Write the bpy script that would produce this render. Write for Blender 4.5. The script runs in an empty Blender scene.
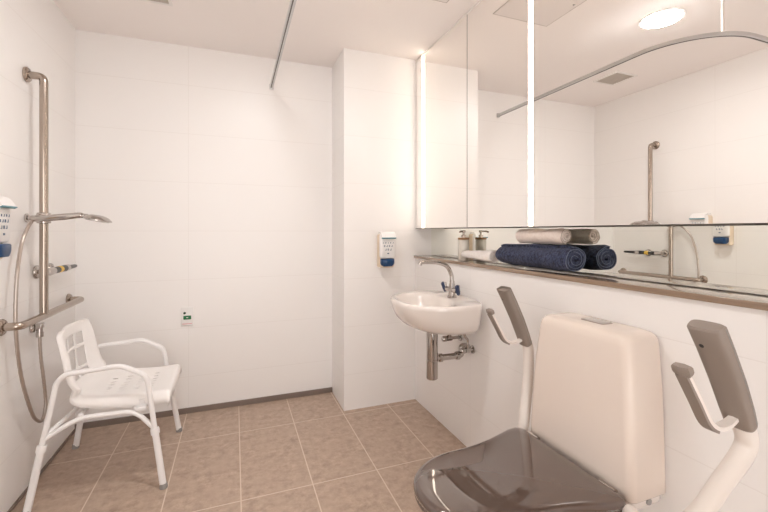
import bpy, bmesh, math, random
from mathutils import Vector, Matrix, noise
random.seed(4)
S = bpy.context.scene
COL = S.collection
PI = math.pi

# ------------------------------------------------------------------ materials
def mat(name, col, rough=.5, metal=0, emit=None, estr=0, coat=0, spec=.5, bump=None, sheen=0):
    m = bpy.data.materials.new(name); m.use_nodes = True
    nt = m.node_tree; b = nt.nodes['Principled BSDF']
    b.inputs['Base Color'].default_value = (*col, 1)
    b.inputs['Roughness'].default_value = rough
    b.inputs['Metallic'].default_value = metal
    b.inputs['Specular IOR Level'].default_value = spec
    b.inputs['Coat Weight'].default_value = coat
    b.inputs['Coat Roughness'].default_value = .03
    b.inputs['Sheen Weight'].default_value = sheen
    if emit:
        b.inputs['Emission Color'].default_value = (*emit, 1)
        b.inputs['Emission Strength'].default_value = estr
    # a little procedural variation on everything
    tc = nt.nodes.new('ShaderNodeTexCoord')
    n = nt.nodes.new('ShaderNodeTexNoise')
    n.inputs['Scale'].default_value = bump[0] if bump else 6
    n.inputs['Detail'].default_value = 4
    nt.links.new(tc.outputs['Object'], n.inputs['Vector'])
    if bump:
        bp = nt.nodes.new('ShaderNodeBump'); bp.inputs['Strength'].default_value = bump[1]
        bp.inputs['Distance'].default_value = bump[2]
        nt.links.new(n.outputs['Fac'], bp.inputs['Height']); nt.links.new(bp.outputs['Normal'], b.inputs['Normal'])
    elif not emit:
        mr = nt.nodes.new('ShaderNodeMapRange')
        mr.inputs['To Min'].default_value = max(0, rough*.9); mr.inputs['To Max'].default_value = min(1, rough*1.1)
        nt.links.new(n.outputs['Fac'], mr.inputs['Value']); nt.links.new(mr.outputs['Result'], b.inputs['Roughness'])
    return m

def tile_mat(name, col, grout, axes, org, size, mortar, rough, spots=None, coat=0, bumpd=.0006):
    """rectangular tile grid on world position; axes = the two position axes"""
    m = bpy.data.materials.new(name); m.use_nodes = True
    nt = m.node_tree; N = nt.nodes; L = nt.links; b = N['Principled BSDF']
    g = N.new('ShaderNodeNewGeometry'); sp = N.new('ShaderNodeSeparateXYZ'); L.new(g.outputs['Position'], sp.inputs[0])
    cb = N.new('ShaderNodeCombineXYZ')
    for k in (0, 1):
        a = N.new('ShaderNodeMath'); a.operation = 'SUBTRACT'; a.inputs[1].default_value = org[k]
        L.new(sp.outputs['XYZ'.index(axes[k])], a.inputs[0]); L.new(a.outputs[0], cb.inputs[k])
    br = N.new('ShaderNodeTexBrick'); br.offset = 0; br.squash = 1
    br.inputs['Scale'].default_value = 1; br.inputs['Brick Width'].default_value = size[0]
    br.inputs['Row Height'].default_value = size[1]; br.inputs['Mortar Size'].default_value = mortar
    br.inputs['Mortar Smooth'].default_value = .15; br.inputs['Bias'].default_value = 0
    L.new(cb.outputs[0], br.inputs['Vector'])
    br.inputs['Mortar'].default_value = (*grout, 1)
    if spots:
        c2, c3 = spots
        n1 = N.new('ShaderNodeTexNoise'); n1.inputs['Scale'].default_value = 24; n1.inputs['Detail'].default_value = 8
        n1.inputs['Roughness'].default_value = .7
        n2 = N.new('ShaderNodeTexNoise'); n2.inputs['Scale'].default_value = 9; n2.inputs['Detail'].default_value = 9; n2.inputs['Roughness'].default_value = .65
        for n in (n1, n2): L.new(g.outputs['Position'], n.inputs['Vector'])
        r1 = N.new('ShaderNodeValToRGB'); r1.color_ramp.elements[0].position = .36; r1.color_ramp.elements[1].position = .66
        r1.color_ramp.elements[0].color = (*c2, 1); r1.color_ramp.elements[1].color = (*c3, 1)
        L.new(n1.outputs['Fac'], r1.inputs[0])
        r2 = N.new('ShaderNodeMapRange'); r2.inputs['From Min'].default_value = .3; r2.inputs['From Max'].default_value = .7
        L.new(n2.outputs['Fac'], r2.inputs['Value'])
        mx = N.new('ShaderNodeMix'); mx.data_type = 'RGBA'
        mx.inputs[6].default_value = (*col, 1); L.new(r1.outputs[0], mx.inputs[7])
        r2.inputs['To Min'].default_value = .1; r2.inputs['To Max'].default_value = 1
        L.new(r2.outputs[0], mx.inputs[0])
        L.new(mx.outputs[2], br.inputs['Color1']); L.new(mx.outputs[2], br.inputs['Color2'])
    else:
        br.inputs['Color1'].default_value = (*col, 1); br.inputs['Color2'].default_value = (*col, 1)
    L.new(br.outputs['Color'], b.inputs['Base Color'])
    b.inputs['Roughness'].default_value = rough; b.inputs['Coat Weight'].default_value = coat
    bp = N.new('ShaderNodeBump'); bp.inputs['Distance'].default_value = bumpd; bp.inputs['Strength'].default_value = .5; bp.invert = True
    L.new(br.outputs['Fac'], bp.inputs['Height'])
    if spots:
        bq = N.new('ShaderNodeBump'); bq.inputs['Distance'].default_value = .0015; bq.inputs['Strength'].default_value = .5
        L.new(n1.outputs['Fac'], bq.inputs['Height']); L.new(bp.outputs[0], bq.inputs['Normal']); L.new(bq.outputs[0], b.inputs['Normal'])
    else:
        L.new(bp.outputs[0], b.inputs['Normal'])
    return m

TX0, TZ0 = .026, 1.19 - .318*4
WC = (.86, .845, .835); GC = (.80, .78, .765)
M = {}
M['wall_xz'] = tile_mat('white_tile_back', WC, GC, 'XZ', (-.283, TZ0), (1.272, .318), .0016, .38)
M['wall_yz'] = tile_mat('white_tile_side', WC, GC, 'YZ', (.556, TZ0), (1.272, .318), .0016, .38)
M['wall_col'] = tile_mat('white_tile_column', WC, GC, 'YZ', (2.2, TZ0), (1.272, .318), .0016, .38)
M['floor'] = tile_mat('brown_stone_tile', (.46, .35, .275), (.66, .56, .47), 'XY', (TX0, 1.844), (.318, .63), .0028, .42,
                      spots=((.30, .218, .16), (.57, .44, .35)))
M['drain'] = mat('brown_stone_strip', (.20, .155, .13), .4)
M['ceiling'] = mat('ceiling_paint', (.90, .86, .84), .8)
M['panel'] = mat('ceiling_panel_paint', (.79, .75, .73), .7)
M['shadowgap'] = mat('panel_gap', (.5, .46, .43), .8)
M['chrome'] = mat('chrome', (.50, .465, .44), .1, 1)
M['steel'] = mat('brushed_steel', (.43, .365, .315), .2, 1)
M['rail'] = mat('aluminium_rail', (.6, .6, .6), .3, 1)
M['hose'] = mat('metal_hose', (.52, .46, .42), .28, 1)
M['ceramic'] = mat('white_ceramic', (.82, .765, .725), .12, coat=.4)
M['cistern'] = mat('white_cistern_plastic', (.80, .71, .64), .2, coat=.2)
M['lid'] = mat('brown_gloss_plastic', (.098, .066, .053), .03, coat=1, spec=.6)
M['lid'].node_tree.nodes['Principled BSDF'].inputs['Coat IOR'].default_value = 1.52
M['grey'] = mat('grey_soft_plastic', (.27, .225, .195), .5)
M['tube'] = mat('white_powder_coat', (.80, .745, .70), .3)
M['chairw'] = mat('white_chair_coat', (.84, .83, .83), .3)
M['seatw'] = mat('white_seat_plastic', (.86, .84, .83), .35)
M['rubber'] = mat('grey_rubber', (.3, .29, .28), .6)
M['black'] = mat('black_plastic', (.02, .02, .022), .35)
M['bluegrip'] = mat('navy_grip', (.02, .035, .09), .35)
M['yellow'] = mat('yellow_band', (.75, .5, .08), .4)
M['mirror'] = mat('mirror_glass', (.97, .955, .935), .0, 1)
M['mirror_low'] = mat('mirror_splash_glass', (.90, .91, .86), .0, 1)
M['cab'] = mat('white_laminate', (.8, .77, .74), .4)
M['edge'] = mat('dark_edge', (.08, .07, .06), .5)
M['led'] = mat('led_strip', (1, 1, 1), .5, emit=(1, .80, .62), estr=8)
M['led_dim'] = mat('led_strip_dimmer', (1, 1, 1), .5, emit=(1, .84, .68), estr=2.6)
M['down'] = mat('downlight_diffuser', (1, 1, 1), .5, emit=(1, .98, .965), estr=62)
M['ring'] = mat('white_trim', (.82, .8, .78), .4)
M['vent'] = mat('vent_grille', (.52, .47, .42), .5)
M['navy'] = mat('navy_terry', (.022, .028, .055), .95, bump=(150, 1, .012), sheen=.08)
M['navyhem'] = mat('pale_stitching', (.2, .24, .34), .9)
M['beige'] = mat('beige_terry', (.78, .67, .60), .95, bump=(260, 1, .005), sheen=.2)
M['white_t'] = mat('white_terry', (.80, .75, .70), .95, bump=(240, 1, .004), sheen=.2)
M['hem'] = mat('beige_hem', (.45, .36, .30), .9)
M['bottle'] = mat('pale_stone_bottle', (.66, .62, .55), .3, coat=.3)
M['bamboo'] = mat('bamboo_collar', (.36, .2, .1), .5)
M['dwhite'] = mat('dispenser_white', (.82, .81, .80), .3)
M['dcream'] = mat('dispenser_cream_side', (.74, .62, .48), .4)
M['dblue'] = mat('dispenser_blue', (.008, .05, .145), .3)
M['dmark'] = mat('blue_grey_print', (.13, .18, .26), .5)
M['dteal'] = mat('teal_print', (.12, .3, .36), .4)
M['green'] = mat('green_button', (.01, .16, .05), .4)
M['dgreen'] = mat('dark_green_lamp', (.01, .05, .025), .4)
M['red'] = mat('red_print', (.7, .2, .25), .5)

def wood():
    m = bpy.data.materials.new('timber_look_shelf'); m.use_nodes = True; nt = m.node_tree; b = nt.nodes['Principled BSDF']
    g = nt.nodes.new('ShaderNodeNewGeometry'); mp = nt.nodes.new('ShaderNodeMapping')
    mp.inputs['Scale'].default_value = (40, 2.2, 60)
    n = nt.nodes.new('ShaderNodeTexNoise'); n.inputs['Scale'].default_value = 1; n.inputs['Detail'].default_value = 6
    r = nt.nodes.new('ShaderNodeValToRGB'); r.color_ramp.elements[0].position = .3; r.color_ramp.elements[1].position = .75
    r.color_ramp.elements[0].color = (.23, .155, .105, 1); r.color_ramp.elements[1].color = (.36, .26, .18, 1)
    nt.links.new(g.outputs['Position'], mp.inputs[0]); nt.links.new(mp.outputs[0], n.inputs['Vector'])
    nt.links.new(n.outputs['Fac'], r.inputs[0]); nt.links.new(r.outputs[0], b.inputs['Base Color'])
    b.inputs['Roughness'].default_value = .12; b.inputs['Coat Weight'].default_value = .6; b.inputs['Coat Roughness'].default_value = .04
    return m
M['wood'] = wood()

def mottle(m, c1, c2, scale):
    nt = m.node_tree; b = nt.nodes['Principled BSDF']
    n = nt.nodes.new('ShaderNodeTexNoise'); n.inputs['Scale'].default_value = scale; n.inputs['Detail'].default_value = 6; n.inputs['Roughness'].default_value = .7
    g = nt.nodes.new('ShaderNodeTexCoord'); r = nt.nodes.new('ShaderNodeValToRGB')
    r.color_ramp.elements[0].position = .38; r.color_ramp.elements[1].position = .64
    r.color_ramp.elements[0].color = (*c1, 1); r.color_ramp.elements[1].color = (*c2, 1)
    nt.links.new(g.outputs['Object'], n.inputs['Vector']); nt.links.new(n.outputs['Fac'], r.inputs[0]); nt.links.new(r.outputs[0], b.inputs['Base Color'])
mottle(M['navy'], (.008, .011, .032), (.062, .080, .165), 75)
mottle(M['beige'], (.80, .68, .61), (.88, .78, .71), 60)
mottle(M['white_t'], (.84, .79, .75), (.9, .86, .83), 60)

# ------------------------------------------------------------------ helpers
def link(name, me, m, parent=None, smooth=True, ang=40):
    o = bpy.data.objects.new(name, me); COL.objects.link(o)
    if m is not None: me.materials.append(M[m] if isinstance(m, str) else m)
    for p in me.polygons: p.use_smooth = smooth
    if smooth:
        bm = bmesh.new(); bm.from_mesh(me)
        lim = math.radians(ang)
        for e in bm.edges:
            if len(e.link_faces) == 2: e.smooth = e.calc_face_angle(0) < lim
        bm.to_mesh(me); bm.free()
    if parent:
        o.parent = parent
        pw = parent; off = Vector((0, 0, 0))
        while pw: off = off + pw.location; pw = pw.parent
        me.transform(Matrix.Translation(-off))
    return o

def from_bm(name, bm, m, parent=None, smooth=True, ang=40):
    bmesh.ops.recalc_face_normals(bm, faces=bm.faces)
    me = bpy.data.meshes.new(name); bm.to_mesh(me); bm.free()
    return link(name, me, m, parent, smooth, ang)

def box_bm(bm, x0, x1, y0, y1, z0, z1, bev=0, seg=3):
    r = bmesh.ops.create_cube(bm, size=1)
    vs = r['verts']
    for v in vs:
        v.co = Vector(((x0+x1)/2 + v.co.x*(x1-x0), (y0+y1)/2 + v.co.y*(y1-y0), (z0+z1)/2 + v.co.z*(z1-z0)))
    if bev:
        es = list({e for v in vs for e in v.link_edges})
        bmesh.ops.bevel(bm, geom=es, offset=bev, segments=seg, profile=.5, affect='EDGES')
    return vs

def box(name, x0, x1, y0, y1, z0, z1, m, parent=None, bev=0):
    bm = bmesh.new(); box_bm(bm, x0, x1, y0, y1, z0, z1, bev)
    return from_bm(name, bm, m, parent, smooth=bool(bev))

def fillet(pts, r, n=8):
    P = [Vector(p) for p in pts]; out = [P[0]]
    for i in range(1, len(P)-1):
        a, b, c = P[i-1], P[i], P[i+1]
        rr = r[i-1] if isinstance(r, (list, tuple)) else r
        d1 = (a-b); d2 = (c-b); l = min(rr, d1.length*.49, d2.length*.49)
        p0 = b + d1.normalized()*l; p2 = b + d2.normalized()*l
        for k in range(n+1):
            t = k/n; out.append(p0*(1-t)**2 + b*2*t*(1-t) + p2*t*t)
    out.append(P[-1]); return out

def spline(pts, n=8):
    P = [Vector(p) for p in pts]; P = [P[0]*2-P[1]] + P + [P[-1]*2-P[-2]]; out = []
    for i in range(1, len(P)-2):
        for k in range(n):
            t = k/n; a, b, c, d = P[i-1:i+3]
            out.append(.5*((2*b)+(-a+c)*t+(2*a-5*b+4*c-d)*t*t+(-a+3*b-3*c+d)*t**3))
    out.append(P[-2]); return out

def tube_bm(bm, path, rad, seg=16, cap=True, prof=None, up=None):
    """sweep a circle (or 2-D profile) along path"""
    P = [Vector(p) for p in path]; n = len(P); rings = []
    T = [(P[min(i+1, n-1)]-P[max(i-1, 0)]).normalized() for i in range(n)]
    u = Vector(up) if up else (Vector((0, 0, 1)) if abs(T[0].z) < .9 else Vector((0, 1, 0)))
    u = (u - T[0]*u.dot(T[0])).normalized()
    for i in range(n):
        if i:
            if up: u = Vector(up)
            u = (u - T[i]*u.dot(T[i])).normalized()
        v = T[i].cross(u)
        r = rad[i] if isinstance(rad, (list, tuple)) else rad
        if prof: ring = [bm.verts.new(P[i] + u*a*r + v*b*r) for a, b in prof]
        else: ring = [bm.verts.new(P[i] + u*math.cos(2*PI*k/seg)*r + v*math.sin(2*PI*k/seg)*r) for k in range(seg)]
        rings.append(ring)
    m = len(rings[0])
    for i in range(n-1):
        for k in range(m):
            bm.faces.new((rings[i][k], rings[i][(k+1) % m], rings[i+1][(k+1) % m], rings[i+1][k]))
    if cap: bm.faces.new(rings[0]); bm.faces.new(rings[-1])

def tube(name, path, rad, m, parent=None, seg=16, **k):
    bm = bmesh.new(); tube_bm(bm, path, rad, seg, **k); return from_bm(name, bm, m, parent)

def lathe_bm(bm, prof, origin, axis=(0, 0, 1), seg=32):
    """prof = [(r, h)]; closed with caps where r==0"""
    ax = Vector(axis).normalized(); q = Vector((0, 0, 1)).rotation_difference(ax); O = Vector(origin)
    rings = []
    for r, h in prof:
        if r < 1e-6: rings.append([bm.verts.new(O + q @ Vector((0, 0, h)))])
        else: rings.append([bm.verts.new(O + q @ Vector((r*math.cos(2*PI*k/seg), r*math.sin(2*PI*k/seg), h))) for k in range(seg)])
    for a, b in zip(rings, rings[1:]):
        for k in range(seg):
            k2 = (k+1) % seg
            f = [a[k % len(a)], a[k2 % len(a)], b[k2 % len(b)], b[k % len(b)]]
            f2 = []
            for v in f:
                if v not in f2: f2.append(v)
            if len(f2) > 2: bm.faces.new(f2)

def lathe(name, prof, origin, m, parent=None, axis=(0, 0, 1), seg=32):
    bm = bmesh.new(); lathe_bm(bm, prof, origin, axis, seg); return from_bm(name, bm, m, parent)

def loft(name, sections, m, parent=None, cap0=True, cap1=True, ang=50):
    bm = bmesh.new(); R = [[bm.verts.new(p) for p in s] for s in sections]; n = len(R[0])
    for a, b in zip(R, R[1:]):
        for k in range(n): bm.faces.new((a[k], a[(k+1) % n], b[(k+1) % n], b[k]))
    if cap0: bm.faces.new(R[0])
    if cap1: bm.faces.new(R[-1])
    return from_bm(name, bm, m, parent, ang=ang)

def rrect(x0, x1, y0, y1, z, r, n=6):
    """rounded rectangle in XY; r = radius or 4 radii for corners (x1y1, x0y1, x0y0, x1y0)"""
    r = r if isinstance(r, (tuple, list)) else (r,)*4
    cs = [(x1-r[0], y1-r[0], 0, r[0]), (x0+r[1], y1-r[1], 90, r[1]), (x0+r[2], y0+r[2], 180, r[2]), (x1-r[3], y0+r[3], 270, r[3])]
    out = []
    for cx, cy, a, q in cs:
        for k in range(n+1):
            t = math.radians(a+90*k/n); out.append(Vector((cx+q*math.cos(t), cy+q*math.sin(t), z)))
    return out

def tag(o, label=None, cat=None, group=None, kind=None):
    if label: o['label'] = label
    if cat: o['category'] = cat
    if group: o['group'] = group
    if kind: o['kind'] = kind
    return o

def thing(name, loc, label, cat, group=None):
    o = bpy.data.objects.new(name, None); COL.objects.link(o); o.location = loc; o.empty_display_size = .05
    return tag(o, label, cat, group)

def struct(o, label, cat='wall'):
    return tag(o, label, cat, None, 'structure')

# ------------------------------------------------------------------ room
XL, XR, YB, YC, XC, H = -.893, 1.195, 2.86, 2.522, .675, 2.40
YN = -1.0                                                   # near wall, behind the camera
XM = 1.326                                                 # back of the recess
YE = 2.522
struct(box('floor', XL-.1, XM+.1, YN-.1, YB+.1, -.1, 0, 'floor'), 'brown stone-look tiled floor with pale grout lines', 'floor')
struct(box('ceiling', XL-.1, XM+.1, YN-.1, YB+.1, H, H+.1, 'ceiling'), 'smooth off-white painted ceiling', 'ceiling')
struct(box('wall_left', XL-.1, XL, YN-.1, YB, 0, H, 'wall_yz'), 'white tiled left wall carrying the shower rail')
struct(box('wall_back', XL-.1, XM+.1, YB, YB+.1, 0, H, 'wall_xz'), 'white tiled back wall of the shower area')
struct(box('wall_column', XC, XM+.1, YC, YB, 0, H, 'wall_col'), 'white boxed-out pier in the back right corner')
struct(box('wall_right', XR, XM+.1, YN-.1, YC, 0, 1.0, 'wall_yz'), 'white tiled lower right wall under the shelf')
struct(box('wall_recess', XM+.004, XM+.1, YN-.1, YC, 1.0, H, 'cab'), 'plain wall behind the mirror cabinet')
bm = bmesh.new()
box_bm(bm, XL, -.45, YN-.1, YN, 0, H); box_bm(bm, .55, XM+.004, YN-.1, YN, 0, H); box_bm(bm, -.45, .55, YN-.1, YN, 2.1, H)  # unseen opening behind the camera, added to admit world fill light
struct(from_bm('wall_front', bm, 'cab', smooth=False), 'unseen white near wall with an opening added to let in fill light')
# dark channel strip along the foot of the back wall
o = box('trim_1', XL, XC, YB-.012, YB, 0, .034, 'drain'); struct(o, 'narrow dark tile upstand along the foot of the back wall', 'trim')
o = box('trim_2', XL, XL+.008, YN, YB-.012, 0, .012, 'drain'); struct(o, 'thin dark joint along the foot of the left wall', 'trim')

# ------------------------------------------------------------------ shelf, lower mirror, cabinet
o = box('shelf', 1.182, XM, YN, YE, 1.0, 1.018, 'wood', bev=.0015)
tag(o, 'long polished wood-look shelf in the recess below the mirror cabinet', 'shelf')
o = box('mirror', XM-.004, XM+.004, YN, YE, 1.019, 1.209, 'mirror_low')
tag(o, 'low mirror strip lining the recess behind the shelf', 'mirror')

cab = thing('mirror_cabinet', (XR, 1.2, 1.21), 'tall mirror-fronted wall cabinet with vertical light strips above the shelf', 'cabinet')
box('body', XR+.02, XM+.003, YN, YE, 1.212, H-.001, 'cab', cab)
box('filler', XR+.004, XR+.02, YN, YE, H-.016, H-.001, 'cab', cab)
def door(y0, y1, nm='mirror_door'):
    d = box(nm, XR+.001, XR+.019, y0+.0012, y1-.0012, 1.21, H-.018, 'mirror', cab)
    return d
LEDS = ((2.385, 2.411, 'led_dim'), (1.354, 1.372, 'led'))
door(1.8615, 2.385); door(2.411, 2.505); door(1.372, 1.8585); door(.30, 1.354); door(YN, .30)
box('seam', XR+.0008, XR+.018, 1.8578, 1.8622, 1.212, H-.018, 'edge', cab)
for a, b, m_ in LEDS:
    tag(box('light_strip', XR-.003, XR+.018, a, b, 1.213, H-.019, m_, cab), 'glowing warm white light strip')
box('bottom_trim', XR+.001, XR+.02, YN, YE, 1.2065, 1.2095, 'edge', cab)

# ------------------------------------------------------------------ ceiling fittings
def downlight(x, y, r, label):
    t = thing('downlight', (x, y, H), label, 'ceiling light')
    lathe('trim_ring', [(r, -.001), (r+.004, -.007), (r+.014, -.007), (r+.018, -.001), (r, -.001)], (x, y, H), 'ring', t, seg=48)
    lathe('diffuser', [(0, -.018), (r*.5, -.017), (r*.8, -.0145), (r*.96, -.009), (r, -.001), (0, -.001)], (x, y, H), 'down', t, seg=48)
downlight(.12, 1.53, .095, 'round glowing downlight in the ceiling, seen in the big mirror')

v = thing('ceiling_vent', (-.42, 2.26, H), 'square grey slatted vent in the ceiling above the shower', 'vent')
bm = bmesh.new()
for a in ((-.53, -.31, 2.15, 2.165), (-.53, -.31, 2.355, 2.37), (-.53, -.515, 2.165, 2.355), (-.325, -.31, 2.165, 2.355)):
    box_bm(bm, a[0], a[1], a[2], a[3], H-.008, H-.001)
from_bm('frame', bm, 'ring', v, smooth=False)
bm = bmesh.new()
for k in range(10): box_bm(bm, -.515, -.325, 2.169+k*.019, 2.181+k*.019, H-.006, H-.002)
box_bm(bm, -.515, -.325, 2.165, 2.355, H-.002, H-.001)
from_bm('grille', bm, 'vent', v, smooth=False)

p = thing('access_panel', (.86, 1.63, H), 'flush square access panel in the ceiling above the basin', 'panel')
box('panel', .675, 1.045, 1.445, 1.825, H-.003, H-.0005, 'panel', p)
bm = bmesh.new()
for a in ((.67, 1.05, 1.44, 1.4435), (.67, 1.05, 1.8265, 1.83), (.67, .6735, 1.4435, 1.8265), (1.0465, 1.05, 1.4435, 1.8265)):
    box_bm(bm, a[0], a[1], a[2], a[3], H-.0025, H-.0005)
from_bm('edge_gap', bm, 'shadowgap', p, smooth=False)
lathe('latch', [(0, -.005), (.006, -.005), (.007, -.003), (0, -.003)], (.70, 1.60, H), 'chrome', p)

# curtain rail
c = thing('shower_curtain_rail', (.24, YB, 2.2), 'curved grey metal curtain rail hung below the ceiling', 'curtain rail')
RZ = 2.2
path = fillet([(.24, YB-.004, RZ), (.24, 1.225, RZ), (XL+.004, 1.225, RZ)], .52, 20)
# the quadratic corner is tightened to a round one
path = [Vector((.24, YB-.004, RZ)), Vector((.24, 2.2, RZ))]
R_ = .36
for k in range(25):
    a = k/24*PI/2; path.append(Vector((.24-R_+R_*math.cos(a), 1.225+R_-R_*math.sin(a), RZ)))
path.append(Vector((XL+.004, 1.225, RZ)))
tube('rail', path, 1, 'rail', c, prof=[(.009, -.011), (.009, .011), (-.009, .011), (-.009, -.011)], up=(0, 0, 1))
tube('underside_shade', [q-Vector((0, 0, .0095)) for q in path], 1, 'edge', c, prof=[(.0008, .000), (.0008, .006), (-.0008, .006), (-.0008, .000)], up=(0, 0, 1))  # dark strip that paints in the shade under the rail
box('wall_bracket', .226, .254, YB-.014, YB, RZ-.018, RZ+.018, 'rail', c, bev=.002)
box('wall_bracket', XL, XL+.014, 1.207, 1.243, RZ-.018, RZ+.018, 'rail', c, bev=.002)
h = tube('hanger', [(.06, 1.262, RZ+.012), (.06, 1.262, H-.001)], .007, 'tube', c)
lathe('hanger_flange', [(0, -.022), (.012, -.022), (.016, -.016), (.02, -.001), (0, -.001)], (.06, 1.262, H), 'tube', h)

# ------------------------------------------------------------------ shower rail, hand shower, mixer
g = thing('grab_rail', (XL, 2.26, .797), 'stainless steel upright and horizontal shower grab rail on the left wall', 'grab rail')
XG = -.826; GR = .0165
def flange(x, y, z, parent, r=.034, m='steel'):
    return lathe('flange', [(0, .001), (r, .001), (r, .008), (r*.85, .014), (r*.5, .017), (0, .017)], (x, y, z), m, parent, axis=(1, 0, 0))
tube('upright_bar', fillet([(XL+.012, 2.26, 1.905), (XG, 2.26, 1.905), (XG, 2.26, .80)], .055, 12), GR, 'steel', g, seg=20)
flange(XL, 2.26, 1.905, g)
tube('horizontal_bar', fillet([(XL+.012, 2.05, .797), (XG, 2.05, .797), (XG, 2.745, .797), (XL+.012, 2.745, .797)], .045, 12), GR, 'steel', g, seg=20)
flange(XL, 2.05, .797, g); flange(XL, 2.745, .797, g)

s = thing('hand_shower', (XG, 2.26, 1.25), 'chrome hand shower with a silver hose clipped to the upright rail', 'shower head')
bm = bmesh.new()
lathe_bm(bm, [(.018, -.026), (.026, -.024), (.028, -.01), (.028, .012), (.025, .024), (.018, .026), (.018, -.026)], (XG, 2.26, 1.25))
lathe_bm(bm, [(0, 0), (.014, 0), (.016, .01), (.016, .038), (.012, .045), (0, .045)], (XG, 2.245, 1.25), axis=(0, -1, .0))
lathe_bm(bm, [(0, 0), (.011, 0), (.011, .05), (0, .05)], (XL+.005, 2.26, 1.25), axis=(1, 0, 0))
lathe_bm(bm, [(0, 0), (.02, 0), (.02, .008), (0, .01)], (XL+.001, 2.26, 1.25), axis=(1, 0, 0))
from_bm('slider', bm, 'chrome', s)
hp = spline([(XG-.02, 2.205, 1.243), (XG+.03, 2.205, 1.248), (XG+.10, 2.205, 1.256), (XG+.15, 2.205, 1.262), (XG+.185, 2.205, 1.262)], 6)
n = len(hp)
tube('handle', hp, [.012+.003*math.sin(PI*min(1, i/n*1.2)) - (.004 if i > n-5 else 0) for i in range(n)], 'chrome', s)
hd = lathe('head', [(0, .019), (.025, .017), (.045, .010), (.060, -.002), (.060, -.006), (.048, -.010), (0, -.010)], (XG+.222, 2.205, 1.247), 'chrome', s, axis=(.2, 0, 1), seg=40)
lathe('spray_face', [(0, -.0125), (.044, -.0125), (.046, -.010), (0, -.010)], (XG+.222, 2.205, 1.247), 'dwhite', hd, axis=(.2, 0, 1), seg=40)
hz = spline([(XG-.018, 2.22, 1.243), (-.846, 2.20, 1.235), (-.846, 2.155, 1.20), (-.847, 2.107, 1.13), (-.847, 2.068, .98), (-.847, 2.062, .78), (-.847, 2.107, .57),
             (-.848, 2.20, .38), (-.848, 2.26, .315), (-.85, 2.315, .30), (-.852, 2.35, .36), (-.856, 2.34, .48), (-.86, 2.32, .60), (-.862, 2.315, .70)], 10)
tube('hose', hz, [.0068 + (.0006 if i % 2 else 0) for i in range(len(hz))], 'hose', s, seg=12)
o = thing('shower_outlet', (XL, 2.315, .74), 'chrome wall elbow feeding the shower hose, below the horizontal rail', 'water outlet')
flange(XL, 2.315, .735, o, .024, 'chrome')
bm = bmesh.new()
tube_bm(bm, fillet([(XL+.01, 2.315, .735), (-.862, 2.315, .735), (-.862, 2.315, .698)], .008, 4), .012)
lathe_bm(bm, [(0, 0), (.0145, 0), (.0145, .022), (0, .022)], (-.862, 2.315, .69))
box_bm(bm, -.875, -.848, 2.30, 2.33, .73, .755, .004)
from_bm('elbow', bm, 'chrome', o)

o = thing('shower_mixer', (XL, 2.40, .993), 'horizontal chrome shower mixer with a black lever end, between the upright rail and the corner', 'tap')
XA = -.842; ax = (0, 1, 0)
for y in (2.355, 2.50):
    flange(XL, y, .993, o, .032, 'chrome')
bm = bmesh.new()
lathe_bm(bm, [(0, 0), (.016, 0), (.0175, .004), (.0175, .07), (0, .07)], (XA, 2.335, .993), axis=ax)
tube_bm(bm, [(XL+.01, 2.355, .993), (XA, 2.355, .993)], .011)
from_bm('valve_body', bm, 'chrome', o)
tube('wall_inlet', [(XL+.01, 2.50, .993), (XA, 2.50, .993)], .011, 'chrome', o)
lathe('grip_sleeve', [(0, 0), (.0165, 0), (.0165, .055), (0, .055)], (XA, 2.405, .993), 'black', o, axis=ax)
lathe('yellow_band', [(0, 0), (.017, 0), (.017, .035), (0, .035)], (XA, 2.46, .993), 'yellow', o, axis=ax)
lathe('grip_sleeve', [(0, 0), (.0165, 0), (.0165, .05), (0, .05)], (XA, 2.495, .993), 'black', o, axis=ax)
lathe('end_collar', [(0, 0), (.0175, 0), (.0175, .04), (0, .04)], (XA, 2.545, .993), 'chrome', o, axis=ax)
lathe('lever', [(0, 0), (.014, 0), (.012, .03), (.010, .10), (.008, .115), (0, .117)], (XA, 2.585, .993), 'black', o, axis=ax)

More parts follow.
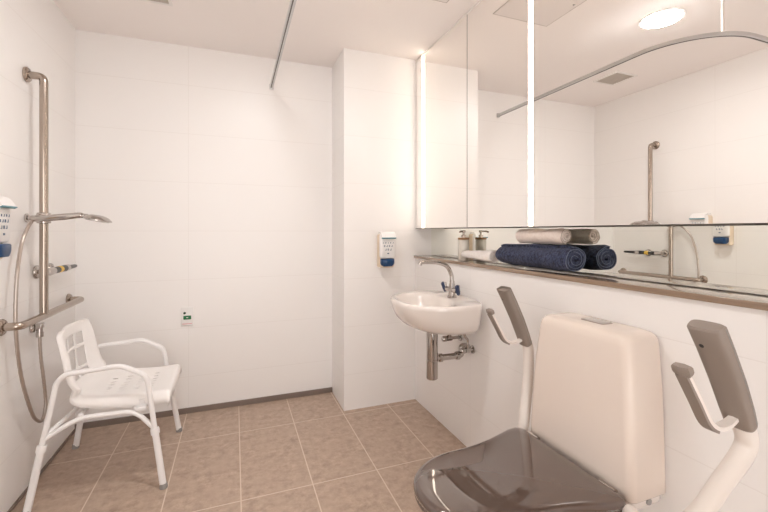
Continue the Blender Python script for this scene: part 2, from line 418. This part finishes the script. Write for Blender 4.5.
# ------------------------------------------------------------------ soap dispensers
def dispenser(loc, rz, label):
    """local frame: y is out from the wall, x across, z up"""
    t = thing('soap_dispenser', (0, 0, 0), label, 'dispenser', 'wall soap dispensers')
    # cream housing
    secs = []
    for y, k in ((.001, 0), (.006, .004), (.052, .004), (.056, 0)):
        e = .002 if k == 0 else 0
        secs.append([Vector((p.x, y, p.y)) for p in rrect(-.052+e, .052-e, -.125+e, .10-e, 0, .012)])
    loft('housing', secs, 'dcream', t)
    # white front shell, slightly bowed
    secs = []
    for y, w, z0, z1 in ((.054, .053, -.062, .105), (.064, .057, -.062, .105), (.074, .054, -.060, .10), (.080, .045, -.054, .09)):
        secs.append([Vector((p.x, y, p.y)) for p in rrect(-w, w, z0, z1, 0, .02)])
    sh = loft('front_cover', secs, 'dwhite', t)
    # print on the cover, tiny blurred lettering
    bm = bmesh.new()
    for r_, (z, cnt, sz) in enumerate(((.043, 5, .008), (.022, 4, .010), (-.002, 3, .011))):
        for k in range(cnt):
            x = (k-(cnt-1)/2)*.0175
            box_bm(bm, x-sz*.4, x+sz*.4, .0785, .0812, z-sz*.55, z-sz*.25); box_bm(bm, x-sz*.4, x-sz*.12, .0785, .0812, z-sz*.5, z+sz*.6)
            if k % 2: box_bm(bm, x+sz*.12, x+sz*.4, .0785, .0812, z-sz*.5, z+sz*.6)
    box_bm(bm, -.006, .006, .0785, .0812, -.032, -.024)
    from_bm('print', bm, 'dmark', sh, smooth=False)
    # long elbow lever, a bent blade
    path = fillet([(0, .02, .112), (0, .070, .113), (0, .094, .076)], .03, 8)
    pr = [(.005, -.050), (.005, .050), (-.005, .050), (-.005, -.050)]
    lv = tube('lever', path, 1, 'dwhite', t, prof=pr, up=(0, 0, 1))
    bm = bmesh.new(); tube_bm(bm, [path[-1], path[-1]+(path[-1]-path[-2]).normalized()*.004], 1, prof=[(.0052, -.0505), (.0052, .0505), (-.0052, .0505), (-.0052, -.0505)], up=(0, 0, 1))
    from_bm('lever_edge', bm, 'dteal', lv)
    # blue rounded bottom
    secs = []
    for y, e in ((.02, .012), (.03, .003), (.05, 0), (.07, 0), (.082, .004), (.088, .014)):
        ring = []
        for p in rrect(-.048+e, .048-e, -.118+e*.7, -.064-e*.3, 0, (.004, .004, .018, .018)):
            ring.append(Vector((p.x, y, p.y + (.008*math.cos(p.x/.048*PI)*-1 if p.y < -.09 else .0))))
        secs.append(ring)
    loft('push_bar', secs, 'dblue', t)
    t.location = loc; t.rotation_euler = (0, 0, rz)
    return t
dispenser((.958, YC, 1.068), PI, 'white and blue lever soap dispenser on the pier left of the basin')
dispenser((XL, 1.893, 1.206), -PI/2, 'white and blue lever soap dispenser at the left edge, by the shower hose')

# call button
o = thing('call_button', (-.29, YB, .634), 'small white wall plate with a green button on the back wall', 'call button')
box('plate', -.327, -.253, YB-.008, YB, .574, .694, 'dwhite', o, bev=.002)
box('button', -.312, -.266, YB-.013, YB-.006, .613, .638, 'green', o, bev=.004)
box('button_mark', -.295, -.283, YB-.0138, YB-.012, .624, .628, 'tube', o)
lathe('indicator', [(0, 0), (.008, 0), (.007, .004), (0, .005)], (-.305, YB-.008, .655), 'dgreen', o, axis=(0, -1, 0))
box('print', -.318, -.262, YB-.0087, YB-.007, .583, .586, 'red', o)

# ------------------------------------------------------------------ basin
BY = 1.903
def dring(s, z, xb=1.193, full=.405, hw=.272, n=48, cy=BY):
    """D outline: flat at the wall, round at the front; s scales the projection"""
    out = []
    cx = xb-full*.36*s
    for k in range(n):
        a = 2*PI*k/n; c, q = math.cos(a), math.sin(a)
        if c >= 0:
            x = cx + (xb-cx)*abs(c)**.42
        else:
            x = cx - full*.64*s*abs(c)**.95
        y = cy + hw*(q/abs(q) if q else 0)*abs(q)**.85
        out.append(Vector((x, y, z)))
    return out
b = thing('wash_basin', (1.193, BY, .82), 'small white ceramic wall-hung wash basin below the shelf', 'basin')
def inner(s, z, n=48):
    out = []
    for k in range(n):
        a = 2*PI*k/n; out.append(Vector((.955+.130*s*math.cos(a), BY+.195*s*math.sin(a), z)))
    return out
secs = [dring(.32, .652, full=.5, hw=.10), dring(.55, .657, hw=.155), dring(.72, .670, hw=.20), dring(.85, .696, hw=.232), dring(.93, .728, hw=.25), dring(.975, .765, hw=.262),
        dring(1, .80, hw=.27), dring(1, .815, hw=.272), dring(.985, .823, hw=.268), dring(.96, .825, hw=.26),
        inner(1.1, .821), inner(1.04, .815), inner(.98, .80), inner(.88, .765), inner(.70, .73), inner(.4, .71), inner(.1, .705)]
loft('bowl', secs, 'ceramic', b, ang=70)
lathe('waste', [(0, .003), (.016, .003), (.02, .0), (0, 0)], (.955, BY, .7055), 'chrome', b)

t = thing('bottle_trap', (.985, 1.87, .40), 'shiny chrome bottle trap and waste pipe under the basin', 'trap')
lathe('trap_cylinder', [(0, 0), (.027, 0), (.0305, .004), (.0305, .10), (.0285, .102), (.0285, .105), (.0305, .107), (.0305, .252), (0, .252)], (.985, 1.87, .402), 'chrome', t)
tube('waste_pipe', fillet([(1.012, 1.87, .508), (1.165, 1.87, .508), (1.165, 1.87, .556), (1.193, 1.87, .556)], .014, 4), .0165, 'chrome', t)
for x in (1.024, 1.13):
    lathe('pipe_nut', [(0, 0), (.022, 0), (.023, .004), (.023, .016), (.022, .02), (0, .02)], (x, 1.87, .508), 'chrome', t, axis=(1, 0, 0), seg=10)
def stopcock(x, y, z, label, off):
    t = thing('stop_valve', (1.193, y, z), label, 'valve', 'stop valves under the basin')
    flange_ = lathe('wall_rose', [(0, -.001), (.022, -.001), (.02, -.006), (0, -.008)], (1.193, y, z), 'chrome', t, axis=(1, 0, 0))
    bm = bmesh.new()
    tube_bm(bm, [(1.19, y, z), (x, y, z)], .0085)
    lathe_bm(bm, [(0, 0), (.015, 0), (.015, .03), (0, .03)], (x-.01, y, z), axis=(1, 0, 0), seg=8)
    lathe_bm(bm, [(0, 0), (.011, 0), (.011, .03), (0, .03)], (x+.005, y, z), axis=(0, 0, 1), seg=12)
    from_bm('valve_body', bm, 'chrome', t)
    lathe('valve_knob', [(0, 0), (.010, 0), (.016, .004), (.016, .02), (.013, .026), (0, .027)], (x-.01, y, z), 'chrome', t, axis=(-1, 0, 0), seg=12)
    tube('supply_pipe', spline([(x+.005, y, z+.028), (x+.005, y, z+.055), (x-off*.5, y, z+.075), (x-off, y, .668)], 6), .0065, 'chrome', t)
stopcock(1.115, 1.925, .590, 'chrome stop valve close under the basin, left of the other valve', .01)
stopcock(1.155, 1.800, .555, 'chrome stop valve under the basin, at the wall end of the waste pipe', .02)

t = thing('basin_tap', (1.12, 1.893, .824), 'chrome basin tap with an arched spout and two dark-tipped levers', 'tap')
bm = bmesh.new()
lathe_bm(bm, [(0, 0), (.026, 0), (.026, .006), (.019, .012), (.018, .05), (.016, .075), (0, .075)], (1.12, 1.893, .824))
tube_bm(bm, [(1.12, 1.84, .866), (1.12, 1.946, .866)], .014)
lathe_bm(bm, [(0, 0), (.014, 0), (.014, .03), (0, .03)], (1.12, 1.893, .885))
from_bm('tap_body', bm, 'chrome', t)
tube('spout', spline([(1.12, 1.893, .90), (1.115, 1.893, .95), (1.09, 1.895, .995), (1.04, 1.898, 1.016), (.97, 1.90, 1.023), (.935, 1.90, 1.021), (.925, 1.90, 1.008)], 8), .0115, 'chrome', t)
for y, dy in ((1.84, -1), (1.946, 1)):
    l = tube('lever', [(1.12, y, .866), (1.118, y+dy*.014, .873), (1.115, y+dy*.018, .90)], .009, 'chrome', t)
    tube('grip', [(1.12, y+dy*.016, .848), (1.115, y+dy*.018, .865), (1.105, y+dy*.022, .895), (1.102, y+dy*.022, .90)], [.008, .012, .012, .006], 'bluegrip', l)

# ------------------------------------------------------------------ things on the shelf
SZ = 1.0182
def roll(name, cx, y0, y1, R, turns, thick, m, label, cat, group=None, flat=.0, z0=SZ, squash=1, taper=0, r0=.008, start=-.6, amp=.002, hem=None, wobble=0, ang=0):
    """a rolled towel: one long sheet wound into a spiral, its axis along y"""
    bm = bmesh.new(); N = int(turns*28); NY = 18
    def P(i, side, y, ty):
        a = i/N*turns*2*PI; r = r0 + (R-thick*.5-r0)*i/N + side*thick*.5*.86
        r += wobble*math.sin(a*.83+1.7)*(.3+.7*(i/N))
        tp = 1 - taper*ty
        x = r*math.cos(a*1+start)*tp*1.0; z = r*math.sin(a+start)*squash*tp
        return x, z
    C = Vector((cx, 0, z0+R*squash))
    outer = []; inner_ = []
    for j in range(NY+1):
        ty = j/NY; y = y0+(y1-y0)*ty
        edge = min(ty, 1-ty)*(y1-y0); rd = 1-.10*max(0, 1-edge/.015)**2
        ro = []; ri = []
        for i in range(N+1):
            for lst, sd in ((ro, 1), (ri, -1)):
                x, z = P(i, sd, y, ty)
                if i > N-30: x *= rd; z *= rd
                p = Vector((x, y, z))
                nz = noise.noise(Vector((x*22, y*14, z*22+cx)))*amp*2 + noise.noise(Vector((x*70, y*50, z*70)))*amp
                p.x += nz*x/R; p.z += nz*z/R; p.y += noise.noise(Vector((i*.07, ty*9, 3)))*.006*(1 if ty in (0, 1) else 0)
                q = p + C; q.x += ang*(y-y0)
                q.z = max(q.z, z0+.001); q.x = min(q.x, XM-.006)
                lst.append(bm.verts.new(q))
        outer.append(ro); inner_.append(ri)
    for j in range(NY):
        for i in range(N):
            bm.faces.new((outer[j][i], outer[j][i+1], outer[j+1][i+1], outer[j+1][i]))
            bm.faces.new((inner_[j][i], inner_[j+1][i], inner_[j+1][i+1], inner_[j][i+1]))
        for i in (0, N): bm.faces.new((outer[j][i], outer[j+1][i], inner_[j+1][i], inner_[j][i]))
    for j in (0, NY):
        for i in range(N): bm.faces.new((outer[j][i], inner_[j][i], inner_[j][i+1], outer[j][i+1]))
    hemp = [ (outer[0][i].co.copy()+Vector((0, -.0012, 0))) for i in range(0, N+1)]
    o = from_bm(name, bm, m, None, ang=60)
    tag(o, label, cat, group)
    if hem:
        hm = tube('hem_stitching', hemp, .0011, hem, o, seg=6)
    return o
roll('towel', 1.238, 1.165, 1.60, .070, 3.2, .019, 'navy', 'thick navy rolled towel lying on the shelf', 'towel', start=.6, amp=.003, hem='navyhem', wobble=.003, r0=.008, squash=.845, taper=.10)
bg = roll('towel', 1.252, 1.22, 1.49, .037, 2.6, .0125, 'beige', 'beige rolled towel lying on top of the navy towel', 'towel', z0=SZ+.114, squash=.97, start=.9, amp=.003, r0=.006, wobble=.003, hem='hem')
roll('towel', 1.243, 1.68, 1.962, .040, 3.2, .0095, 'white_t', 'small white rolled towel lying on the shelf beside the navy one', 'towel', start=2.4, amp=.002, r0=.005, squash=.95, taper=.35, wobble=.0015)

t = thing('pump_bottle', (1.262, 2.0, SZ), 'pale soap pump bottle with a brown collar standing on the shelf', 'bottle')
lathe('bottle_body', [(0, 0), (.029, 0), (.031, .004), (.031, .112), (.029, .119), (.018, .124), (0, .124)], (1.262, 2.0, SZ), 'bottle', t)
lathe('collar', [(0, 0), (.032, 0), (.0335, .003), (.0335, .009), (.032, .012), (0, .012)], (1.262, 2.0, SZ+.121), 'bamboo', t)
lathe('pump', [(0, 0), (.013, 0), (.013, .016), (.006, .018), (.006, .03), (.012, .032), (.012, .043), (0, .045)], (1.262, 2.0, SZ+.132), 'steel', t)
tube('nozzle', [(1.262, 2.0, SZ+.170), (1.235, 1.985, SZ+.170), (1.222, 1.978, SZ+.165)], .0045, 'steel', t)

# ------------------------------------------------------------------ toilet
TY = .995
t = thing('toilet', (1.193, TY, 0), 'white toilet with a tall cistern and glossy brown lid', 'toilet')
def cring(x0, hy, z, r, cy, x1=1.192):
    return rrect(x0, x1, cy-hy, cy+hy, z, (.012, r, r, .012), 8)
secs = [cring(1.050, .205, .414, .02, .995), cring(1.045, .209, .419, .024, .995), cring(1.045, .209, .46, .024, .995), cring(1.046, .204, .58, .025, .993), cring(1.05, .196, .72, .027, .99),
        cring(1.054, .187, .81, .03, .988), cring(1.056, .183, .85, .032, .987), cring(1.060, .179, .867, .034, .987), cring(1.068, .171, .877, .034, .987), cring(1.082, .158, .882, .03, .987),
        cring(1.11, .13, .8845, .02, .987)]
cs = loft('cistern', secs, 'cistern', t, ang=60)
secs = [rrect(1.118, 1.168, .942, 1.032, .882, .008), rrect(1.118, 1.168, .942, 1.032, .8875, .008), rrect(1.122, 1.164, .946, 1.028, .8885, .007)]
loft('flush_button', secs, 'chrome', cs)
# pan
def pan(xf, hw, z, back=.175, xb=1.192, n=40):
    out = []
    for k in range(n):
        a = 2*PI*k/n; c, q = math.cos(a), math.sin(a)
        if c < 0: x = .70 + (.70-xf)*c; y = TY+hw*q
        else:
            x = .70+(xb-.70)*abs(c)**.35; w = hw+(back-hw)*min(1, (x-.70)/.3); y = TY+w*(1 if q > 0 else -1)*abs(q)**.6
        out.append(Vector((x, y, z)))
    return out
secs = [pan(.62, .115, .001, .13), pan(.63, .11, .03, .125), pan(.64, .105, .15, .12), pan(.60, .125, .24, .135), pan(.54, .16, .33, .165), pan(.51, .178, .38, .182), pan(.505, .18, .395, .185), pan(.52, .172, .399, .18)]
loft('pan', secs, 'ceramic', t, ang=60)
secs = [rrect(1.048, 1.192, TY-.20, TY+.20, .392, .03), rrect(1.046, 1.192, TY-.203, TY+.203, .40, .03), rrect(1.05, 1.192, TY-.203, TY+.203, .413, .03)]
loft('cistern_base', secs, 'ceramic', t)
lathe('bolt_cap', [(0, 0), (.011, 0), (.009, .007), (0, .008)], (1.12, TY-.2, .407), 'rubber', t, axis=(0, -1, 0))

HP = [(1.034, .200), (1.029, .217), (1.010, .227), (.975, .224), (.92, .207), (.86, .189), (.80, .177), (.75, .171), (.70, .170)]
def lidring(s, z, n=22, dz=None, tipx=.488, cyy=TY+.012):
    cx, cyc = .78, cyy; half = list(HP)
    for k in range(1, n):
        a = PI/2*k/n; half.append((.70-(.70-tipx)*math.sin(a), .170*math.cos(a)**.9))
    half.append((tipx, 0))
    pts = half + [(x, -w) for x, w in reversed(half[:-1])]
    out = []
    for x, w in pts:
        xx = cx+(x-cx)*s if s < 1 else x; ww = w*s
        out.append(Vector((xx, cyc+ww, z)))
    return out
sec = [lidring(.96, .401), lidring(.985, .402), lidring(.99, .408), lidring(.985, .4155), lidring(.96, .4165)]
loft('seat', sec, 'lid', t, ang=80)
sec = [lidring(.97, .418), lidring(.995, .419), lidring(1, .426), lidring(.995, .434), lidring(.975, .439), lidring(.93, .4415), lidring(.84, .4432), lidring(.6, .4445), lidring(.3, .445), lidring(.05, .445)]
loft('lid', sec, 'lid', t, ang=80)
for y in (TY-.15, TY+.16):
    lathe('hinge', [(0, 0), (.010, 0), (.010, .05), (0, .05)], (1.03, y-.02, .4325), 'chrome', t, axis=(0, 1, 0))

# ------------------------------------------------------------------ fold-up arm supports
def arm(base, tpath, label, lean, hs=1):
    bx, by, bz = base
    t = thing('toilet_arm_support', (bx, by, bz), label, 'arm support', 'fold-up toilet arm supports')
    d = Vector(lean); L = d.length; d.normalize()      # lean of the pad
    nrm = Vector((-d.z, 0, d.x))                                     # out from the back of the pad, away from the wall
    Y = Vector((0, 1, 0)); B = Vector(base)
    def pt(a, u, w): return B + d*a + nrm*u + Y*w
    def ph(a, u, w): return B + d*(.034+(a-.034)*hs) + nrm*u*(1 if u < .02 else hs) + Y*w
    def padring(a, w, th, e=0):
        out = []
        for k in range(28):
            an = 2*PI*k/28; c, q = math.cos(an), math.sin(an)
            sc = lambda v: (1 if v > 0 else -1)*abs(v)**.55
            out.append(pt(a, .004+th*sc(c) - .006*math.sin(PI*max(0, min(1, a/L))), w*sc(q)))
        return out
    A = [(.004, .022, .011), (.008, .026, .015), (.016, .0278, .0165), (.05, .0295, .0175), (.12, .031, .0175), (.20, .032, .0175), (.255, .033, .017), (L-.004, .0325, .016), (L, .030, .013)]
    pad = loft('arm_pad', [padring(a, w, th) for a, w, th in A], 'grey', t, ang=50)
    # parting line round the pad's sides
    for sg in (-1, 1):
        bm = bmesh.new()
        tube_bm(bm, [pt(a, .0005 - .006*math.sin(PI*a/L), sg*(w+.0003)) for a, w, th in A[2:8]], .0011, seg=6)
        from_bm('parting_line', bm, 'rubber', pad)
    lathe('screw_hole', [(0, 0), (.0045, 0), (.0045, .0012), (0, .0012)], pt(.215, .0175, .012), 'black', pad, axis=tuple(nrm))
    # hook strap
    hp = spline([ph(.034, .008, 0), ph(.038, .040, 0), ph(.053, .072, 0), ph(.086, .092, 0), ph(.145, .098, 0), ph(.216, .105, 0)], 6)
    nh = len(hp)
    pr = [(-.0105, .004), (0, .006), (.0105, .004), (.0105, -.004), (0, -.006), (-.0105, -.004)]
    hk = tube('hook', hp, [.8+.2*min(1, i/8) for i in range(nh)], 'tube', t, prof=pr, up=(0, 1, 0))
    bp_ = [hp[i] for i in range(13, nh)]
    tube('hook_backing', [q+nrm*.0065 - d*.003 for q in bp_], 1, 'grey', hk, prof=[(-.011, .003), (.011, .003), (.011, -.003), (-.011, -.003)], up=(0, 1, 0))
    bm = bmesh.new()
    tube_bm(bm, [ph(.210, .105, 0), ph(.216, .105, 0), ph(.226, .104, 0), ph(.230, .103, 0)], [.85, 1, 1, .85], prof=[(-.017, -.007), (-.017, .006), (0, .011), (.017, .006), (.017, -.007), (0, -.010)], up=(0, 1, 0))
    from_bm('hook_tip', bm, 'grey', hk)
    tube('tube', spline([pt(.03, -.002, 0), pt(0, -.002, 0)] + [Vector(q) for q in tpath], 8), .0205, 'tube', t, seg=20)
    return t
arm((1.083, 1.255, .738), [(1.088, 1.252, .70), (1.083, 1.25, .60), (1.066, 1.245, .50), (1.045, 1.235, .415)],
    'raised grey-padded arm support between the basin and the toilet cistern', (-.105, 0, .224), .92)
arm((1.020, .515, .771), [(1.037, .517, .735), (1.030, .524, .70), (1.010, .552, .625), (.990, .581, .55), (.978, .63, .475), (.995, .71, .425), (1.02, .775, .412)],
    'raised grey-padded arm support to the right of the cistern, nearest the camera', (-.122, 0, .230))

# ------------------------------------------------------------------ shower chair
ch = thing('shower_chair', (-.56, 2.34, 0), 'white plastic shower chair with metal arms standing in the left corner', 'chair')
prof = [(-.304, .355), (-.294, .378), (-.297, .397), (-.32, .406), (-.40, .400), (-.50, .398), (-.60, .400), (-.675, .409), (-.726, .432), (-.752, .478), (-.760, .545), (-.764, .615), (-.770, .68), (-.774, .716), (-.780, .728)]
pp = spline([Vector((x, 0, z)) for x, z in prof], 8); NV = len(pp)-1
hwk = [(0, .20), (.06, .212), (.15, .218), (.4, .217), (.5, .212), (.6, .205), (.72, .203), (.85, .198), (.91, .190), (.96, .172), (1, .135)]
def lerp(tab, t):
    for (a, x), (b_, y) in zip(tab, tab[1:]):
        if t <= b_: return x+(y-x)*(t-a)/(b_-a)
    return tab[-1][1]
NU = 48
bm = bmesh.new(); grid = []
for j in range(NV+1):
    t_ = j/NV; p0 = pp[j]; T = (pp[min(j+1, NV)]-pp[max(j-1, 0)]).normalized()
    back = Vector((-1, 0, 0))*0; nv = Vector((T.z, 0, -T.x))      # points to the under/back side
    row = []
    hw = lerp(hwk, t_)
    isback = max(0, min(1, (t_-.46)/.16)); isback = isback*isback*(3-2*isback)
    nv = Vector((-isback, 0, -(1-isback))).normalized()
    for i in range(NU+1):
        u = -1+2*i/NU; au = abs(u)
        k = max(0, (au-.86)/.14)
        y = 2.352+hw*(u if au < .86 else (1 if u > 0 else -1)*(.86+.14*math.sin(k*PI/2)))
        q = Vector((p0.x, y, p0.z))
        q += nv*((.056*(1-isback)*max(.25, min(1, t_/.15))+(.045-.02*max(0, min(1, (t_-.6)/.3)))*isback)*(1-math.cos(k*PI/2)))
        q.x += .012*isback
        q.x += (.095-.055*max(0, min(1, (t_-.6)/.3)))*isback*u*u
        q.z += .018*u*u*(1-isback)*max(0, min(1, t_/.12)) + .035*u*u*max(0, 1-abs(t_-.52)/.25)
        row.append(bm.verts.new(q))
    grid.append(row)
def hole(u, t_, z):
    # windows in the backrest: three columns, three rows
    for a, b_ in ((-.56, -.25), (-.16, .15), (.25, .56)):
        if a < u < b_:
            for z0, z1 in ((.615, .675), (.505, .598), (.455, .488)):
                if z0 < z < z1 and t_ > .5: return True
    return False
for j in range(NV):
    for i in range(NU):
        u = -1+2*(i+.5)/NU; t_ = (j+.5)/NV; z = (pp[j].z+pp[j+1].z)/2; x = (pp[j].x+pp[j+1].x)/2
        if hole(u, t_, z): continue
        if -.60 < x < -.37 and abs(u) < .56:
            # drain slots
            if j % 5 in (1, 2) and (i + (2 if (j//5) % 2 else 0)) % 4 == 0: continue
        bm.faces.new((grid[j][i], grid[j][i+1], grid[j+1][i+1], grid[j+1][i]))
for v_ in [v_ for v_ in bm.verts if not v_.link_faces]: bm.verts.remove(v_)
st = from_bm('seat', bm, 'seatw', ch, ang=60)
md = st.modifiers.new('thick', 'SOLIDIFY'); md.thickness = .006; md.offset = 0

LR = .0115
for sg, yt, yf in ((-1, 2.115, 2.065), (1, 2.575, 2.615)):
    # side frame: rear upright, arm, front upright, down to the collars
    def on(a, b_, z): return [a[k]+(b_[k]-a[k])*(z-a[2])/(b_[2]-a[2]) for k in range(2)] + [z]
    R0 = (-.815, yf, .0); R1 = (-.728, yt, .527); F0 = (-.308, yf, 0); F1 = (-.385, yt, .515)
    fr = tube('side_frame', fillet([on(R0, R1, .25), R1, (-.70, yt, .558), (-.49, yt, .572), F1, on(F0, F1, .25)], [.03, .03, .025, .03], 6), LR, 'chairw', ch)
    for A, B_ in ((R0, R1), (F0, F1)):
        lg = tube('leg', [on(A, B_, .268), on(A, B_, .012)], .0145, 'chairw', ch)
        p_ = on(A, B_, .245); d_ = Vector(B_)-Vector(A)
        lathe('collar', [(.013, 0), (.0185, .001), (.019, .018), (.0175, .028), (.013, .03), (.013, 0)], p_, 'chairw', lg, axis=tuple(d_))
        q_ = on(A, B_, .16)
        lathe('rubber_foot', [(0, 0), (.0165, 0), (.017, .006), (.0155, .022), (0, .022)], on(A, B_, .0005), 'rubber', lg)
    ym = yt-sg*.003
    a_ = on(R0, R1, .295); b_ = on(F0, F1, .27)
    tube('side_stretcher', fillet([a_, (-.655, yt-sg*.01, .355), (-.435, yt-sg*.01, .352), b_], .05, 8), .0105, 'chairw', ch)
    bm = bmesh.new(); box_bm(bm, -.425, -.385, min(yt-sg*.03, yt+sg*.008), max(yt-sg*.03, yt+sg*.008), .355, .372, .003); box_bm(bm, -.42, -.395, min(yt-sg*.028, yt-sg*.016), max(yt-sg*.028, yt-sg*.016), .35, .40, .003)
    from_bm('seat_bracket', bm, 'chairw', ch)
for x, z in ((-.645, .362), (-.43, .362)):
    tube('cross_rail', [(x, 2.13, z), (x, 2.56, z)], .0105, 'chairw', ch)

tube('rear_rail', fillet([(-.766, 2.093, .305), (-.70, 2.20, .352), (-.70, 2.49, .352), (-.766, 2.59, .305)], .04, 6), .0105, 'chairw', ch)

# ------------------------------------------------------------------ even world fill light through the opening added in the front wall, camera
w = bpy.data.worlds.new('World'); S.world = w; w.use_nodes = True
w.node_tree.nodes['Background'].inputs['Color'].default_value = (1, .96, .93, 1)
w.node_tree.nodes['Background'].inputs['Strength'].default_value = 1.9

cam = bpy.data.cameras.new('camera'); co = bpy.data.objects.new('camera', cam); COL.objects.link(co)
cam.sensor_width = 36; cam.lens = 393/768*36; cam.shift_y = (231-256)/768; cam.clip_start = .01
co.location = (0, 0, 1.19); co.rotation_euler = (PI/2, 0, -math.radians(20.8))
S.camera = co
S.view_settings.view_transform = 'Standard'; S.view_settings.look = 'None'
S.view_settings.exposure = 1.2; S.view_settings.gamma = 1; S.view_settings.use_curve_mapping = False
S.cycles.max_bounces = 16; S.cycles.diffuse_bounces = 8; S.cycles.glossy_bounces = 8
